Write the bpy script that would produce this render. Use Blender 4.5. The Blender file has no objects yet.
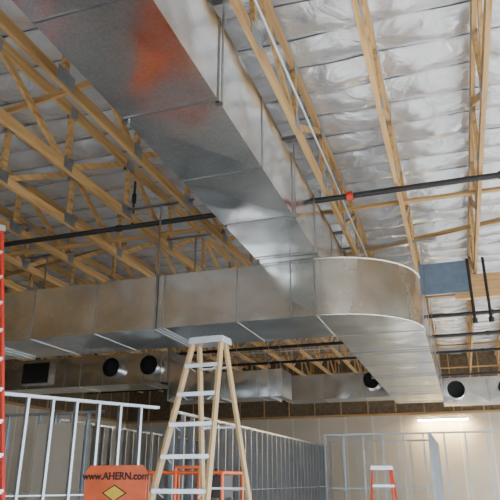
import bpy, math, random
from mathutils import Vector, Matrix, noise
random.seed(4)
V=Vector
E=1.6   # eye height

# ------------------------------------------------------------ materials
def newmat(name):
    m=bpy.data.materials.new(name); m.use_nodes=True
    nt=m.node_tree; b=nt.nodes['Principled BSDF']
    return m,nt,b
def N(nt,t,**kw):
    n=nt.nodes.new(t)
    for k,v in kw.items():
        if k in n.inputs: n.inputs[k].default_value=v
        else: setattr(n,k,v)
    return n
def coords(nt,scale=(1,1,1)):
    t=N(nt,'ShaderNodeTexCoord'); mp=N(nt,'ShaderNodeMapping'); mp.inputs['Scale'].default_value=scale
    nt.links.new(t.outputs['Object'],mp.inputs['Vector']); return mp.outputs['Vector']
def ramp(nt,fac,stops):
    r=N(nt,'ShaderNodeValToRGB'); cr=r.color_ramp
    while len(cr.elements)<len(stops): cr.elements.new(.5)
    for e,(p,c) in zip(cr.elements,stops):
        e.position=p; e.color=(*c,1)
    nt.links.new(fac,r.inputs['Fac']); return r.outputs['Color']
def bump(nt,b,h,strength,dist=.02):
    bp=N(nt,'ShaderNodeBump'); bp.inputs['Strength'].default_value=strength; bp.inputs['Distance'].default_value=dist
    nt.links.new(h,bp.inputs['Height']); nt.links.new(bp.outputs['Normal'],b.inputs['Normal'])
def plain(name,col,rough=.5,metal=0,emis=None,estr=0,var=.12):
    m,nt,b=newmat(name)
    v=coords(nt); n=N(nt,'ShaderNodeTexNoise'); n.inputs['Scale'].default_value=6; n.inputs['Detail'].default_value=4
    nt.links.new(v,n.inputs['Vector'])
    c=ramp(nt,n.outputs['Fac'],[(.3,tuple(x*(1-var) for x in col)),(.7,tuple(min(1,x*(1+var)) for x in col))])
    nt.links.new(c,b.inputs['Base Color'])
    b.inputs['Roughness'].default_value=rough; b.inputs['Metallic'].default_value=metal
    if emis: 
        b.inputs['Emission Color'].default_value=(*emis,1); b.inputs['Emission Strength'].default_value=estr
    return m
def wood(name,c1,c2,sc):
    m,nt,b=newmat(name)
    v=coords(nt,sc); n=N(nt,'ShaderNodeTexNoise'); n.inputs['Scale'].default_value=3; n.inputs['Detail'].default_value=6
    nt.links.new(v,n.inputs['Vector'])
    oi=N(nt,'ShaderNodeObjectInfo')
    c=ramp(nt,n.outputs['Fac'],[(.3,c1),(.55,c2),(.75,tuple(x*1.1 for x in c2))])
    hs=N(nt,'ShaderNodeHueSaturation'); mr=N(nt,'ShaderNodeMapRange'); mr.inputs['To Min'].default_value=.75; mr.inputs['To Max'].default_value=1.12
    nt.links.new(oi.outputs['Random'],mr.inputs['Value']); nt.links.new(mr.outputs['Result'],hs.inputs['Value'])
    nt.links.new(c,hs.inputs['Color']); nt.links.new(hs.outputs['Color'],b.inputs['Base Color']); b.inputs['Roughness'].default_value=.65
    bump(nt,b,n.outputs['Fac'],.2)
    return m
def galv(name,lo,hi,r0,r1,oil=.1):
    m,nt,b=newmat(name)
    v=coords(nt)
    vo=N(nt,'ShaderNodeTexVoronoi'); vo.inputs['Scale'].default_value=60; nt.links.new(v,vo.inputs['Vector'])
    n=N(nt,'ShaderNodeTexNoise'); n.inputs['Scale'].default_value=2.5; n.inputs['Detail'].default_value=3; nt.links.new(v,n.inputs['Vector'])
    mx=N(nt,'ShaderNodeMath',operation='MULTIPLY_ADD'); mx.inputs[1].default_value=.5
    nt.links.new(vo.outputs['Color'],mx.inputs[0]); nt.links.new(n.outputs['Fac'],mx.inputs[2])
    c=ramp(nt,mx.outputs[0],[(.35,lo),(1.0,hi)])
    nt.links.new(c,b.inputs['Base Color']); b.inputs['Metallic'].default_value=1
    mr=N(nt,'ShaderNodeMapRange'); mr.inputs['From Min'].default_value=.3; mr.inputs['From Max'].default_value=.75
    mr.inputs['To Min'].default_value=r0; mr.inputs['To Max'].default_value=r1
    nt.links.new(n.outputs['Fac'],mr.inputs['Value']); nt.links.new(mr.outputs['Result'],b.inputs['Roughness'])
    n2=N(nt,'ShaderNodeTexNoise'); n2.inputs['Scale'].default_value=2.2; n2.inputs['Detail'].default_value=0; nt.links.new(v,n2.inputs['Vector'])
    bump(nt,b,n2.outputs['Fac'],oil,.06)
    return m
MG=galv('galvanized_sheet',(.54,.57,.58),(.77,.79,.79),.14,.22,.28)
MGe=galv('galvanized_sheet_dull',(.50,.50,.46),(.66,.65,.60),.24,.30,.3)
MGs=galv('galvanized_stud',(.30,.34,.38),(.46,.50,.54),.32,.42,.05)
MSeam=plain('duct_flange_steel',(.30,.31,.32),.35,1)
MW=wood('truss_lumber',(.32,.18,.065),(.54,.34,.14),(6,.35,6))
MWx=wood('brace_lumber',(.30,.17,.065),(.50,.31,.125),(.35,6,6))
MGl=wood('glulam_lumber',(.38,.22,.09),(.54,.34,.16),(.3,3,12))
MOSB=plain('wall_sheathing',(.13,.095,.06),.85,0,var=.35)  # sheathing darkened so its colour carries the shade of the dim far end
MPlate=plain('truss_plate_steel',(.28,.30,.32),.45,.9)
MCrease=plain('insulation_band',(.08,.09,.11),.5,.3)  # dark strips that paint the shade in the insulation creases
MBlack=plain('black_steel_pipe',(.016,.016,.018),.45)
MShade=plain('duct_liner_black',(.008,.008,.008),.9)  # black faces stand in for the shade inside open ducts
MRed=plain('red_fiberglass',(.62,.04,.02),.4)
MTan=plain('tan_fiberglass',(.44,.30,.14),.5)
MAl=plain('aluminium',(.50,.53,.57),.38,.9)
MOr=plain('orange_paint',(.78,.13,.025),.4)
MTire=plain('rubber',(.03,.03,.03),.8)
MBlue=plain('blue_grey_steel',(.16,.23,.32),.5,.3)
MInk=plain('sign_ink',(.02,.02,.02),.6)
MYel=plain('sign_yellow',(.85,.6,.05),.5)
MTrim=plain('window_frame_paint',(.2,.2,.2),.5)
MLamp=plain('lamp_tube',(1,.9,.7),.5,0,(1,.76,.38),330)
MLampH=plain('lamp_housing',(.8,.8,.78),.5)

def concrete():
    m,nt,b=newmat('concrete'); v=coords(nt)
    n=N(nt,'ShaderNodeTexNoise'); n.inputs['Scale'].default_value=.8; n.inputs['Detail'].default_value=8; nt.links.new(v,n.inputs['Vector'])
    c=ramp(nt,n.outputs['Fac'],[(.3,(.32,.32,.31)),(.7,(.52,.52,.51))]); nt.links.new(c,b.inputs['Base Color'])
    b.inputs['Roughness'].default_value=.7; bump(nt,b,n.outputs['Fac'],.1); return m
MCon=concrete()
def drywall():
    m,nt,b=newmat('taped_drywall')
    t=N(nt,'ShaderNodeTexCoord'); s=N(nt,'ShaderNodeSeparateXYZ'); nt.links.new(t.outputs['Object'],s.inputs[0])
    ad=N(nt,'ShaderNodeMath',operation='ADD'); nt.links.new(s.outputs['X'],ad.inputs[0]); nt.links.new(s.outputs['Y'],ad.inputs[1])
    cb=N(nt,'ShaderNodeCombineXYZ'); nt.links.new(ad.outputs[0],cb.inputs['X']); nt.links.new(s.outputs['Z'],cb.inputs['Y'])
    br=N(nt,'ShaderNodeTexBrick'); nt.links.new(cb.outputs[0],br.inputs['Vector'])
    for k,v in dict([('Scale',1),('Mortar Size',.06),('Mortar Smooth',.9),('Brick Width',1.22),('Row Height',4.4)]).items(): br.inputs[k].default_value=v
    br.offset=0
    br.inputs['Color1'].default_value=(.53,.47,.38,1); br.inputs['Color2'].default_value=(.57,.51,.42,1); br.inputs['Mortar'].default_value=(.68,.63,.54,1)
    n=N(nt,'ShaderNodeTexNoise'); n.inputs['Scale'].default_value=1.2; nt.links.new(t.outputs['Object'],n.inputs['Vector'])
    mx=N(nt,'ShaderNodeMix',data_type='RGBA',blend_type='MULTIPLY'); mx.inputs[0].default_value=.25
    nt.links.new(br.outputs['Color'],mx.inputs[6]); nt.links.new(n.outputs['Fac'],mx.inputs[7])
    nt.links.new(mx.outputs[2],b.inputs['Base Color']); b.inputs['Roughness'].default_value=.85; return m
MDry=drywall()
def facing():
    m,nt,b=newmat('insulation_facing'); v=coords(nt,(1,1.3,1))
    n=N(nt,'ShaderNodeTexNoise'); n.inputs['Scale'].default_value=2.2; n.inputs['Detail'].default_value=3; n.inputs['Distortion'].default_value=1.2; nt.links.new(v,n.inputs['Vector'])
    c=ramp(nt,n.outputs['Fac'],[(.3,(.66,.70,.76)),(.7,(.80,.83,.88))]); nt.links.new(c,b.inputs['Base Color'])
    b.inputs['Roughness'].default_value=.27; b.inputs['Metallic'].default_value=.6
    bump(nt,b,n.outputs['Fac'],.6,.07); return m
MIns=facing()

# ------------------------------------------------------------ builder
class MB:
    def __init__(s): s.v=[];s.f=[];s.m=[];s.sm=[];s.mats=[]
    def mi(s,m):
        if m not in s.mats: s.mats.append(m)
        return s.mats.index(m)
    def add(s,vs,fs,m,smooth=False):
        o=len(s.v); s.v+= [tuple(x) for x in vs]; k=s.mi(m)
        for f in fs: s.f.append(tuple(o+i for i in f)); s.m.append(k); s.sm.append(smooth)
    def obox(s,c,a,b,d,m):
        c=V(c);a=V(a);b=V(b);d=V(d)
        if a.cross(b).dot(d)<0: a=-a
        vs=[c+i*a+j*b+k*d for k in(-1,1) for j in(-1,1) for i in(-1,1)]
        s.add(vs,[(0,2,3,1),(4,5,7,6),(0,1,5,4),(2,6,7,3),(0,4,6,2),(1,3,7,5)],m)
    def box(s,lo,hi,m):
        lo=V(lo);hi=V(hi);c=(lo+hi)/2;h=(hi-lo)/2
        s.obox(c,(h.x,0,0),(0,h.y,0),(0,0,h.z),m)
    def beam(s,p,q,w,h,m,up=(0,0,1)):
        p=V(p);q=V(q);d=(q-p); L=d.length; d.normalize()
        u=V(up)
        if abs(u.dot(d))>.98: u=V((0,1,0))
        w_=d.cross(u).normalized(); u_=w_.cross(d).normalized()
        s.obox((p+q)/2,w_*w/2,u_*h/2,d*L/2,m)
    def cyl(s,p,q,r,m,n=12,caps=True,r2=None):
        p=V(p);q=V(q);d=(q-p).normalized(); r2=r if r2 is None else r2
        u=V((0,0,1)) if abs(d.z)<.9 else V((1,0,0))
        a=d.cross(u).normalized(); b=a.cross(d).normalized()
        vs=[];
        for i in range(n):
            t=2*math.pi*i/n; o=a*math.cos(t)+b*math.sin(t)
            vs.append(p+o*r); vs.append(q+o*r2)
        s.add(vs,[(2*i,2*((i+1)%n),2*((i+1)%n)+1,2*i+1) for i in range(n)],m,True)
        if caps:
            s.add(vs[0::2],[tuple(range(n))],m); s.add(vs[1::2],[tuple(reversed(range(n)))],m)
    def make(s,name,parent=None,fix=True):
        me=bpy.data.meshes.new(name); me.from_pydata(s.v,[],s.f)
        for m in s.mats: me.materials.append(m)
        me.polygons.foreach_set('material_index',s.m); me.polygons.foreach_set('use_smooth',s.sm)
        me.update()
        if fix:
            import bmesh
            bm=bmesh.new(); bm.from_mesh(me); bmesh.ops.recalc_face_normals(bm,faces=bm.faces); bm.to_mesh(me); bm.free()
        o=bpy.data.objects.new(name,me); bpy.context.scene.collection.objects.link(o)
        if parent: o.parent=parent
        return o
def empty(name,loc=(0,0,0)):
    o=bpy.data.objects.new(name,None); o.location=loc; bpy.context.scene.collection.objects.link(o); return o

# ------------------------------------------------------------ room shell
X0,X1,Y0,Y1=-16,5,-3,28
ZC=E+5.38; ZP=E+2.68
b=MB(); b.box((X0-.2,Y0-.2,-.15),(X1+.2,Y1+.2,0),MCon); b.make('floor')
b=MB(); b.box((-70,-60,-.3),(60,70,-.16),plain('gravel',(.46,.45,.44),.9)); b.make('ground')  # unseen outside ground, extended to bounce sunlight up to the ceiling
def ceil():
    dx=.0942; rows=round((Y1-Y0)/.61); sub=12
    nx=int((X1-X0)/dx)+1; ny=rows*sub
    vs=[];fs=[]
    for j in range(ny+1):
        y=Y0+.61*j/sub
        f=(j%sub)/sub
        py=math.sin(math.pi*f)**.7 if f>0 else 0
        r=j//sub
        for i in range(nx+1):
            x=X0+i*(X1-X0)/nx
            px=abs(math.sin(math.pi*(x-.72)/1.13))
            nz=noise.noise(V((x*1.1,r*7.3,0)))
            n2=noise.noise(V((x*4+y*2,y*4-x,4)))
            n3=noise.noise(V((x*.9,y*.9,9)))
            yy=y+(.06*noise.noise(V((x*1.2,r*3.1,2))) if py<.01 else 0)
            sag=py*(.4+.6*px**.6)*(.14+.09*nz)+py*.03*n2+.02*n3
            vs.append((x,yy,ZC-.02-sag))
    w=nx+1
    for j in range(ny):
        for i in range(nx):
            fs.append((j*w+i,(j+1)*w+i,(j+1)*w+i+1,j*w+i+1))
    b=MB(); b.add(vs,fs,MIns,True)
    for r in range(rows+1):
        bv=[]
        for i in range(nx+1):
            x,yy,z=vs[min(r*sub,ny)*w+i]
            bv+=[(x,yy-.014,z-.014),(x,yy+.014,z-.014)]
        b.add(bv,[(2*i,2*i+1,2*i+3,2*i+2) for i in range(nx)],MCrease)  # painted shade line along each crease
    b.box((X0-.2,Y0-.2,ZC+.06),(X1+.2,Y1+.2,ZC+.2),MWx)
    b.make('ceiling',fix=False)
ceil()
def wall(name,lo,hi,axis):
    b=MB()
    b.box(lo,(hi[0],hi[1],ZP),MDry)
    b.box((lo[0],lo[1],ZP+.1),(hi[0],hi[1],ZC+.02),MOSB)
    e=.05
    b.box((lo[0]-e,lo[1]-e,ZP),(hi[0]+e,hi[1]+e,ZP+.1),MWx)
    if axis=='x':
        x=lo[0]
        while x<hi[0]: b.box((x,lo[1]-.05,ZP+.1),(x+.05,lo[1],ZC-.15),MWx); x+=1.22
    else:
        y=lo[1]
        while y<hi[1]: b.box((hi[0],y,ZP+.1),(hi[0]+.05,y+.05,ZC-.15),MW); y+=1.22
    b.make(name)
wall('wall_back',(X0,Y1,0),(X1,Y1+.2,ZP),'x')
wall('wall_left',(X0-.2,Y0,0),(X0,Y1,ZP),'y')
def openwall(name,axis,pos,a0,a1,out,closed=()):
    b=MB(); zt=4.3
    lo,hi=(pos,pos+out) if out>0 else (pos+out,pos)
    def bx(s0,s1,z0,z1,m,ins=0):
        if axis=='y': b.box((lo+ins,s0,z0),(hi-ins,s1,z1),m)
        else: b.box((s0,lo+ins,z0),(s1,hi-ins,z1),m)
    bx(a0,a1,zt,ZC+.05,MDry)
    n=int((a1-a0)/5.2); st=(a1-a0)/n
    for i in range(n+1):
        c=a0+i*st; bx(max(a0,c-.2),min(a1,c+.2),0,zt,MDry)
        if i in closed: bx(c+.2,c+st-.2,0,zt,MDry,.01)
        elif i<n: bx(c+st/2-.03,c+st/2+.03,0,zt,MTrim,.06)
    bx(a0,a1,2.5,2.56,MTrim,.06)
    b.make(name)
openwall('wall_right','y',X1,Y0,Y1,.2)  # unseen side wall, bays left open to let daylight in
openwall('wall_front','x',Y0,X0,X1,-.2,(0,2))  # unseen; open and closed bays set for contrast in the duct reflections

# ------------------------------------------------------------ roof trusses
ZB=E+4.15; ZT=E+5.2; HC=.14
def truss_mesh():
    b=MB(); w=.055
    b.box((-w/2,Y0+.05,ZB),(w/2,Y1-.1,ZB+HC),MW)
    b.box((-w/2,Y0+.05,ZT-HC),(w/2,Y1-.1,ZT+.02),MW)
    P=1.7; y=Y0+.9; k=0
    while y<Y1-1:
        b.box((-w/2,y-.045,ZB+HC),(w/2,y+.045,ZT-HC),MW)
        z0,z1=ZB+HC*.6,ZT-HC*.6
        if y+P<Y1-.5:
            if k%2: b.beam((0,y+.07,z0),(0,y+P-.07,z1),.046,.09,MW)
            else: b.beam((0,y+.07,z1),(0,y+P-.07,z0),.046,.09,MW)
        for s in(-1,1):
            pl=.16 if k%2==0 else .1
            xx=s*(w/2+.003)
            b.box((xx-.003,y-pl,ZB+.015),(xx+.003,y+pl,ZB+HC+.06),MPlate)
            b.box((xx-.003,y-pl*.8,ZT-HC-.05),(xx+.003,y+pl*.8,ZT-.02),MPlate)
        y+=P;k+=1
    return b
tb=truss_mesh().make('roof_truss')
xs=[.72-1.13*k for k in range(-3,15)]
tb.location.x=xs[0]
for i,x in enumerate(xs[1:]):
    if abs(x+.41)<.01: x-=.06
    o=bpy.data.objects.new('roof_truss',tb.data); o.location=(x,random.choice((0,.02,-.02)),0)
    bpy.context.scene.collection.objects.link(o)
for y in (3.2,9.3,15.2,21.4,26):
    b=MB(); b.box((X0+.1,y,ZB+HC),(X1-.1,y+.09,ZB+HC+.045),MWx); b.make('lateral_brace')
for y,x in ((5.6,-6),(11.0,-9),(12.2,-1.0),(17,-5)):
    b=MB(); b.beam((x-2.4,y,ZB+HC+.08),(x+2.4,y,ZT-HC-.1),.04,.09,MWx); b.make('diagonal_brace')
b=MB(); b.box((.25,13.1,E+3.62),(X1,13.28,E+4.13),MGl); b.make('glulam_header')
b=MB(); b.box((-.45,13.06,E+3.75),(.55,13.09,E+4.45),MBlue); b.box((-.45,13.03,E+3.75),(-.37,13.06,E+4.45),MBlue)
for i in range(3):
    for j in range(2): b.cyl((.30+.08*j,13.06,E+3.82+.1*i),(.30+.08*j,13.035,E+3.82+.1*i),.014,MPlate,8)
b.make('steel_bracket_plate')

# ------------------------------------------------------------ ducts
def duct(b,p0,p1,u,v,seg,mat=MG,bulge=.008,start=0,lip=.007,caps=(1,1)):
    p0=V(p0);p1=V(p1);u=V(u);v=V(v);d=(p1-p0);L=d.length;d.normalize()
    ts=[0]; t=start if start>0 else seg
    while t<L-.15: ts.append(t); t+=seg
    ts.append(L)
    for a,c in zip(ts[:-1],ts[1:]):
        A=p0+d*a; C=p0+d*c
        for n_,o_ in ((u,v),(v,u),(-u,v),(-v,u)):
            q=[A+n_-o_,A+n_+o_,C+n_+o_,C+n_-o_]
            m=(q[0]+q[2])/2+n_.normalized()*bulge*random.uniform(.1,1.5)
            b.add(q+[m],[(0,1,4),(1,2,4),(2,3,4),(3,0,4)],mat)
    for t in ts:
        c=p0+d*t
        b.obox(c,u+u.normalized()*lip,v+v.normalized()*lip,d*.009,MSeam)
    if caps[0]: b.obox(p0+d*.01,u*.998,v*.998,d*.01,mat)
    if caps[1]: b.obox(p1-d*.01,u*.998,v*.998,d*.01,mat)
def collar(b,c,nrm,r,L=.22,mat=MG):
    c=V(c);n=V(nrm).normalized(); q=c+n*L
    b.cyl(c,q,r,mat,28,caps=False)
    b.cyl(q-n*.07,q-n*.05,r+.014,mat,28,caps=False)
    b.cyl(c+n*.01,q-n*.002,r-.01,mat,28,caps=False)
    b.cyl(c+n*.02,c+n*.03,r-.011,MShade,28)  # black disc paints the shaded interior; no hole is cut
    b.cyl(c,c+n*.012,r+.05,mat,28)
CH0,CH1=E+2.2,E+3.06
root=empty('overhead_trunk_duct')
b=MB(); duct(b,(-2.135,-2.4,E+3.55),(-2.135,10.6,E+3.55),(.465,0,0),(0,0,.445),1.3,start=1.3,bulge=.012)
b.box((-2.59,8.205,E+3.072),(-1.68,9.6,E+3.12),MG)
b.make('duct_body',root)
b=MB()
for y in (-1.0,1.5,4.15,6.75,10.2):
    for s in(-1,1):
        x=-2.135+s*.485
        b.box((x-.003,y-.02,E+3.085),(x+.003,y+.02,ZB+.1),MSeam)
        b.box((x-.012-.04*(s>0),y-.02,E+3.083),(x+.012+.04*(s<0),y+.02,E+3.097),MSeam)
    b.box((-2.7,y-.03,ZB+.09),(-1.57,y+.03,ZB+.13),MSeam)
b.make('hanger_straps',root)
root=empty('branch_duct_with_elbow')
b=MB()
yc=(8.2+9.6)/2; zc=(CH0+CH1)/2; hz=(CH1-CH0)/2
duct(b,(-15.6,yc,zc),(-1.75,yc,zc),(0,.7,0),(0,0,hz),1.22,start=.45,caps=(1,0))
b.box((-2.12,8.194,CH0),(-2.10,8.2,CH1),MSeam)
b.make('duct_body',root)
b=MB(); cx,cy=-1.75,9.62; R=1.42; ri=.04; n=30
vs=[]
for i in range(n+1):
    t=-math.pi/2+math.pi/2*i/n; c,s=math.cos(t),math.sin(t)
    vs+= [(cx+R*c,cy+R*s,CH0),(cx+R*c,cy+R*s,CH1),(cx+ri*c,cy+ri*s,CH0),(cx+ri*c,cy+ri*s,CH1)]
b.add(vs,[(4*i,4*i+4,4*i+5,4*i+1) for i in range(n)],MGe,True)
b.add(vs,[(4*i+2,4*i+3,4*i+7,4*i+6) for i in range(n)],MG,True)
b.add(vs,[(4*i,4*i+2,4*i+6,4*i+4) for i in range(n)],MG)
b.add(vs,[(4*i+1,4*i+5,4*i+7,4*i+3) for i in range(n)],MG)
for z0,z1 in ((CH0-.01,CH0+.015),(CH1-.015,CH1+.01)):
    vv=[]
    for i in range(n+1):
        t=-math.pi/2+math.pi/2*i/n; c,s=math.cos(t),math.sin(t)
        for r in (R-.01,R+.014):
            for z in (z0,z1): vv.append((cx+r*c,cy+r*s,z))
    fs=[]
    for i in range(n):
        o=4*i;p=o+4
        fs+=[(o+2,p+2,p+3,o+3),(o,p,p+2,o+2),(o+1,o+3,p+3,p+1),(o,o+1,p+1,p)]
    b.add(vv,fs,MGe,True)
# vertical standing seams on the curved heel
for a in (-62,-28):
    t=math.radians(a); c,s=math.cos(t),math.sin(t)
    b.obox((cx+R*c,cy+R*s,zc),(c*.005,s*.005,0),(-s*.008,c*.008,0),(0,0,hz),MGe)
b.box((cx-.012,8.19,CH0-.01),(cx+.012,9.62,CH0),MSeam); b.box((cx-.012,8.188,CH0),(cx+.012,8.2,CH1),MSeam)
b.make('radius_elbow',root)
b=MB()
duct(b,(-1.02,9.62,zc),(-1.02,19.3,zc),(.69,0,0),(0,0,hz),1.6,start=1.3,caps=(0,1),bulge=.014)
duct(b,(-4.9,18.5,E+2.62),(-1.72,18.5,E+2.62),(0,.45,0),(0,0,.36),1.2,caps=(1,0))
duct(b,(-.32,18.5,E+2.36),(4.6,18.5,E+2.36),(0,.45,0),(0,0,.34),1.2,caps=(0,1))
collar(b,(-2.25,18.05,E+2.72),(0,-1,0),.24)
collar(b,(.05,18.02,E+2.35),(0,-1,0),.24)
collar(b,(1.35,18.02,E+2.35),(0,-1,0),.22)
b.make('outlet_trunk',root)
for x in (-14.5,-11.2,-7.6,-4.3):
    b=MB()
    for y in (8.17,9.63):
        b.box((x-.015,y-.004,CH0-.03),(x+.015,y+.004,ZB+.15),MSeam)
    b.box((x-.02,8.17,CH0-.035),(x+.02,9.63,CH0-.012),MSeam)
    for y in (8.17,9.63): b.box((x-.6,y-.02,ZB+.14),(x+.6,y+.02,ZB+.18),MSeam)
    b.make('duct_hanger')
for y in (11.2,14,17):
    b=MB()
    for x in (-1.745,-.295):
        b.cyl((x,y,CH0-.03),(x,y,ZB+.15),.008,MSeam,6)
    b.box((-1.76,y-.02,CH0-.035),(-.28,y+.02,CH0-.014),MSeam)
    b.box((-2.7,y-.02,ZB+.14),(0,y+.02,ZB+.18),MSeam)
    b.make('duct_hanger')
root=empty('distribution_duct')
b=MB()
duct(b,(-12.4,14.5,E+2.74),(-6.9,14.5,E+2.74),(0,.5,0),(0,0,.40),1.2)
duct(b,(-6.9,14.5,E+2.2),(-3.9,14.5,E+2.2),(0,.45,0),(0,0,.32),1.2)
duct(b,(-6.88,14.5,E+2.62),(-6.4,14.5,E+2.32),(0,.46,0),(0,0,.33),1.2)
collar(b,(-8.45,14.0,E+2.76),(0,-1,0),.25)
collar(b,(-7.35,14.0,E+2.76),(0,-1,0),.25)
b.box((-11.3,13.86,E+2.45),(-10.4,14.0,E+3.05),MG); b.box((-11.27,13.855,E+2.48),(-10.43,13.862,E+3.02),MShade)  # black plate paints the shade of the rectangular opening
for x in (-12,-9.5,-7.1,-5.4,-4.2):
    z=E+2.34 if x<-6.9 else E+1.88
    for y in (13.98,15.02): b.cyl((x,y,z-.02),(x,y,ZB+.15),.008,MSeam,6)
    b.box((x-.02,13.96,z-.03),(x+.02,15.04,z),MSeam)
b.make('duct_body',root)

# ------------------------------------------------------------ sprinkler pipes / conduits
def pipe(y,z,x0,x1,r=.045,drops=(),m=MBlack):
    b=MB(); b.cyl((x0,y,z),(x1,y,z),r,m,14)
    x=x0+1.3
    while x<x1: b.cyl((x-.05,y,z),(x+.05,y,z),r+.016,m,14); x+=3.1
    for xd in drops:
        b.cyl((xd,y,z),(xd,y,ZT-.15),.02,MBlack,8); b.cyl((xd,y,z+.45),(xd,y,z+.62),.04,MBlack,10)
    x=x0+.6
    while x<x1: b.cyl((x,y,z),(x,y,ZB+.1),.006,MSeam,6); x+=2.26
    return b
b=pipe(8.38,E+4.085,-15.8,4.8,.045,(-4.95,)); b.cyl((-1.23,8.38,E+4.085),(-1.13,8.38,E+4.085),.07,MRed,14)
b.cyl((-1.18,8.38,E+4.085),(-1.18,8.30,E+4.02),.04,MRed,12); b.make('sprinkler_pipe')
for y,z in ((14.2,3.55),(16.6,3.6),(20.5,3.9),(24,3.7)):
    pipe(y,E+z,-15.8,4.8,.045).make('sprinkler_pipe')
b=pipe(12.2,E+3.35,-15.8,-2.4,.04); b.make('sprinkler_pipe')
for y,z in ((10.6,3.9),(15.8,3.3),(22.5,3.5)):
    pipe(y,E+z,-15.8,-2.9,.014,(),MAl).make('electrical_conduit')
b=MB(); 
for x in (.55,.85): b.cyl((x,12.4,E+3.0),(x,12.4,ZB+.1),.03,MBlack,10); b.cyl((x,12.4,E+3.0),(x,12.4,E+2.9),.05,MBlack,10)
b.make('sprinkler_drop')
b=MB(); b.cyl((-1.36,-2,ZB+.065),(-1.36,12.8,ZB+.065),.016,MAl,10); b.make('electrical_conduit')

# ------------------------------------------------------------ light fixture
def fixture(x,y,z):
    b=MB(); d=V((1,0,0)); o=V((0,1,0))
    c=V((x,y,z)); b.obox(c,d*1.05,o*.1,V((0,0,.04)),MLampH)
    for s in(-1,1): b.cyl(c+o*.045*s-d*1.0-V((0,0,.06)),c+o*.045*s+d*1.0-V((0,0,.06)),.022,MLamp,10)
    for s in(-1,1): b.obox(c+d*1.03*s-V((0,0,.06)),d*.02,o*.1,V((0,0,.04)),MLampH)
    for s in(-.8,.8): b.cyl(c+d*s,(c+d*s)+V((0,0,ZB-z)),.006,MSeam,6)
    b.make('fluorescent_fixture')
fixture(-.6,27.6,E+2.46)

# ------------------------------------------------------------ stud partitions
def studwall(p,q,h,sp,name='stud_partition',board=()):
    b=MB(); p=V((*p,0));q=V((*q,0)); d=(q-p);L=d.length;d.normalize(); n=V((-d.y,d.x,0)); z=V((0,0,1)); t=.0025
    def C(c0,c1,fl,hw,fw):
        c=(c0+c1)/2; hl=(c1-c0).length/2; a=(c1-c0).normalized()
        b.obox(c,n*hw,fl*t,a*hl,MGs)
        for s in(-1,1): b.obox(c+n*hw*s+fl*fw/2,n*t,fl*fw/2,a*hl,MGs)
    C(p,q,z,.05,.035); C(p+z*h,q+z*h,-z,.05,.05)
    x=0
    while x<=L+.01:
        C(p+d*x+z*.003,p+d*x+z*(h-.003),d,.046,.042); x+=sp
    C(p+z*1.35,q+z*1.35,z,.018,.02)
    for s0,s1,z1 in board:
        c=p+d*(s0+s1)/2-n*.06+z*(z1/2+.01); b.obox(c,d*(s1-s0)/2,n*.007,z*z1/2,MDry)
    b.make(name)
studwall((-7.75,7.7),(-5.75,11.3),3.0,.46)
studwall((-12.5,11.6),(-7.2,11.6),3.0,.41,board=((0,2.4,2.75),(3.7,4.9,2.75)))
studwall((-5.75,12.0),(-5.6,27.3),3.0,.5)
studwall((-4.2,20.2),(4.3,20.2),3.0,.62)
studwall((-5.3,24),(-1.0,24),3.0,.5)
studwall((-.9,20.4),(-.9,27.3),3.0,.6)
studwall((-9.2,12.8),(-9.2,22),3.0,.41)
studwall((-9.0,16.5),(-6.0,16.5),3.0,.41)

# ------------------------------------------------------------ step ladders
def stepladder(loc,yaw,H,wt,wb,spread,rail,rh=.085,sm=MAl):
    root=empty('step_ladder',loc); root.rotation_euler=(0,0,yaw)
    b=MB()
    def fp(s,z,front):
        f=1-z/H; w=(wt+(wb-wt)*f)/2*(1 if front else .93)
        y=(-1 if front else 1)*(.05+(spread*(.55 if front else .45))*f)
        return V((s*w,y,z))
    for fr in(True,False):
        for s in(-1,1):
            p=fp(s,.02,fr);q=fp(s,H-.02,fr)
            b.beam(p,q,.028,rh,rail,up=(0,1,0))
            b.obox(p+V((0,0,.01)),V((.03,0,0)),V((0,.055,0)),V((0,0,.03)),MTire)
    b.make('rails',root)
    b=MB(); z=.3
    while z<H-.15:
        l=fp(-1,z,True);r=fp(1,z,True); c=(l+r)/2
        b.obox(c,V(((r.x-l.x)/2,0,0)),V((0,.045,0)),V((0,0,.006)),sm)
        b.obox(c+V((0,-.045,-.014)),V(((r.x-l.x)/2,0,0)),V((0,.004,0)),V((0,0,.02)),sm)
        for e,sg in ((l,1),(r,-1)):
            b.beam(e+V((sg*.02,0,-.01)),e+V((sg*.10,0,-.07)),.02,.004,sm)
        z+=.305
    z=.3
    while z<H-.3:
        l=fp(-1,z,False);r=fp(1,z,False)
        b.beam(l,r,.035,.02,sm); z+=.61
    for zz in (H*.42,):
        for s in(-1,1):
            a=fp(s,zz,True);c=fp(s,zz,False); a.x-=s*.03; c.x-=s*.03
            b.beam(a,c,.006,.025,sm)
    b.make('steps',root)
    b=MB(); b.box((-wt/2-.03,-.11,H-.05),(wt/2+.03,.13,H),sm)
    b.box((-wt/2-.035,-.115,H-.07),(wt/2+.035,.135,H-.03),sm)
    b.make('top_cap',root)
    return root
stepladder((-2.47,6.0,0),math.radians(-4),3.05,.33,.80,1.75,MTan,.075)
stepladder((-4.83,4.95,0),math.radians(55),4.3,.36,.95,2.2,MRed)
stepladder((-1.45,12.0,0),math.radians(12),1.85,.34,.62,1.1,MRed,.07)

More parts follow.
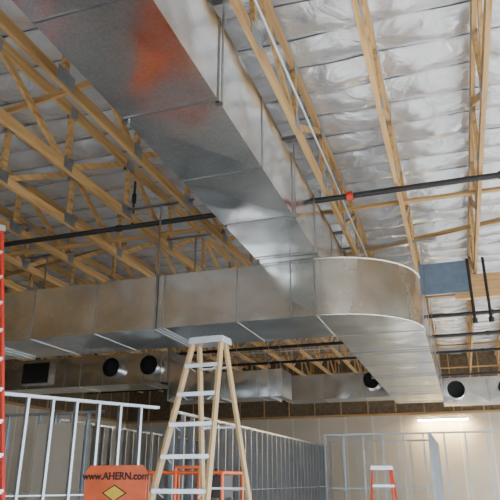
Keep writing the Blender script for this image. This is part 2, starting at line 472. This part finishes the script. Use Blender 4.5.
# ------------------------------------------------------------ scissor lift
root=empty('scissor_lift',(-3.70,7.62,0))
b=MB()
b.box((-.9,-.36,.14),(.9,.36,.42),MOr)
for x in(-.68,.68):
    for s in(-1,1): b.cyl((x,s*.30,.17),(x,s*.40,.17),.17,MTire,20); b.cyl((x,s*.40,.17),(x,s*.405,.17),.08,MOr,12)
b.make('chassis',root)
b=MB()
for k in range(3):
    z0=.44+.11*k
    for s in(-.28,.28):
        b.beam((-.8,s,z0),(.8,s,z0+.10),.03,.06,MBlack); b.beam((-.8,s+.04,z0+.10),(.8,s+.04,z0),.03,.06,MBlack)
b.make('scissor_stack',root)
b=MB(); b.box((-.93,-.38,.78),(.93,.38,.84),MOr); b.box((-.9,-.35,.84),(.9,.35,.845),MPlate)
b.make('platform_deck',root)
b=MB(); T=1.69
def r_(p,q,r=.02): b.cyl(p,q,r,MOr,10)
for z in (T,1.30):
    for s in(-.37,.37): r_((-.92,s,z),(.92,s,z))
    for x in(-.92,.92): r_((x,-.37,z),(x,.37,z))
for x in(-.92,-.46,0,.3,.62,.92):
    for s in(-.37,.37): r_((x,s,.84),(x,s,T))
for s in(-.37,.37): b.box((-.92,s-.006,.84),(.92,s+.006,.98),MOr)
r_((.3,-.37,T),(.3,-.37,T+.06)); r_((.3,-.37,T+.06),(.62,-.37,T+.06)); r_((.62,-.37,T+.06),(.62,-.37,T))
b.make('guard_rails',root)
b=MB()
x0,x1,z0,z1,c=-.95,-.07,1.14,1.78,.07
pts=[(x0+c,z0),(x1-c,z0),(x1,z0+c),(x1,z1-c),(x1-c,z1),(x0+c,z1),(x0,z1-c),(x0,z0+c)]
vs=[(x,-.43,z) for x,z in pts]+[(x,-.40,z) for x,z in pts]
b.add(vs,[tuple(range(8)),tuple(range(15,7,-1))]+[(i,(i+1)%8,8+(i+1)%8,8+i) for i in range(8)],MOr)
b.add([(-.51,-.433,1.55),(-.33,-.433,1.45),(-.51,-.433,1.35),(-.69,-.433,1.45)],[(0,1,2,3)],MInk)
b.add([(-.51,-.435,1.535),(-.36,-.435,1.45),(-.51,-.435,1.365),(-.66,-.435,1.45)],[(0,1,2,3)],MYel)
b.make('sign_board',root)
def txt(s,loc,size,par):
    c=bpy.data.curves.new('lettering','FONT'); c.body=s; c.size=size; c.align_x='CENTER'; c.extrude=.002; c.offset=.003
    c.materials.append(MInk); o=bpy.data.objects.new('lettering',c); o.location=loc; o.rotation_euler=(math.pi/2,0,0)
    bpy.context.scene.collection.objects.link(o); o.parent=par
txt('www.AHERN.com',(-.51,-.435,1.61),.125,root)
b=MB(); b.box((.55,-.2,1.4),(.85,.2,1.66),MBlack); b.cyl((.7,0,1.66),(.7,0,1.74),.02,MBlack,8); b.make('control_box',root)

# ------------------------------------------------------------ light & world
w=bpy.data.worlds.new('world'); bpy.context.scene.world=w; w.use_nodes=True
bg=w.node_tree.nodes['Background']; bg.inputs['Color'].default_value=(.80,.90,1,1); bg.inputs['Strength'].default_value=6.4
s=bpy.data.lights.new('sun','SUN'); s.energy=21; s.angle=.02; s.color=(1,.96,.90)
o=bpy.data.objects.new('sun',s); bpy.context.scene.collection.objects.link(o)
o.rotation_euler=V((.85,.12,.50)).to_track_quat('Z','Y').to_euler()

cam=bpy.data.cameras.new('camera'); cam.lens=43.2; cam.sensor_width=36; cam.clip_start=.05
co=bpy.data.objects.new('camera',cam); bpy.context.scene.collection.objects.link(co)
co.location=(0,0,E); co.rotation_euler=(math.radians(111),0,math.radians(18.5))
bpy.context.scene.camera=co
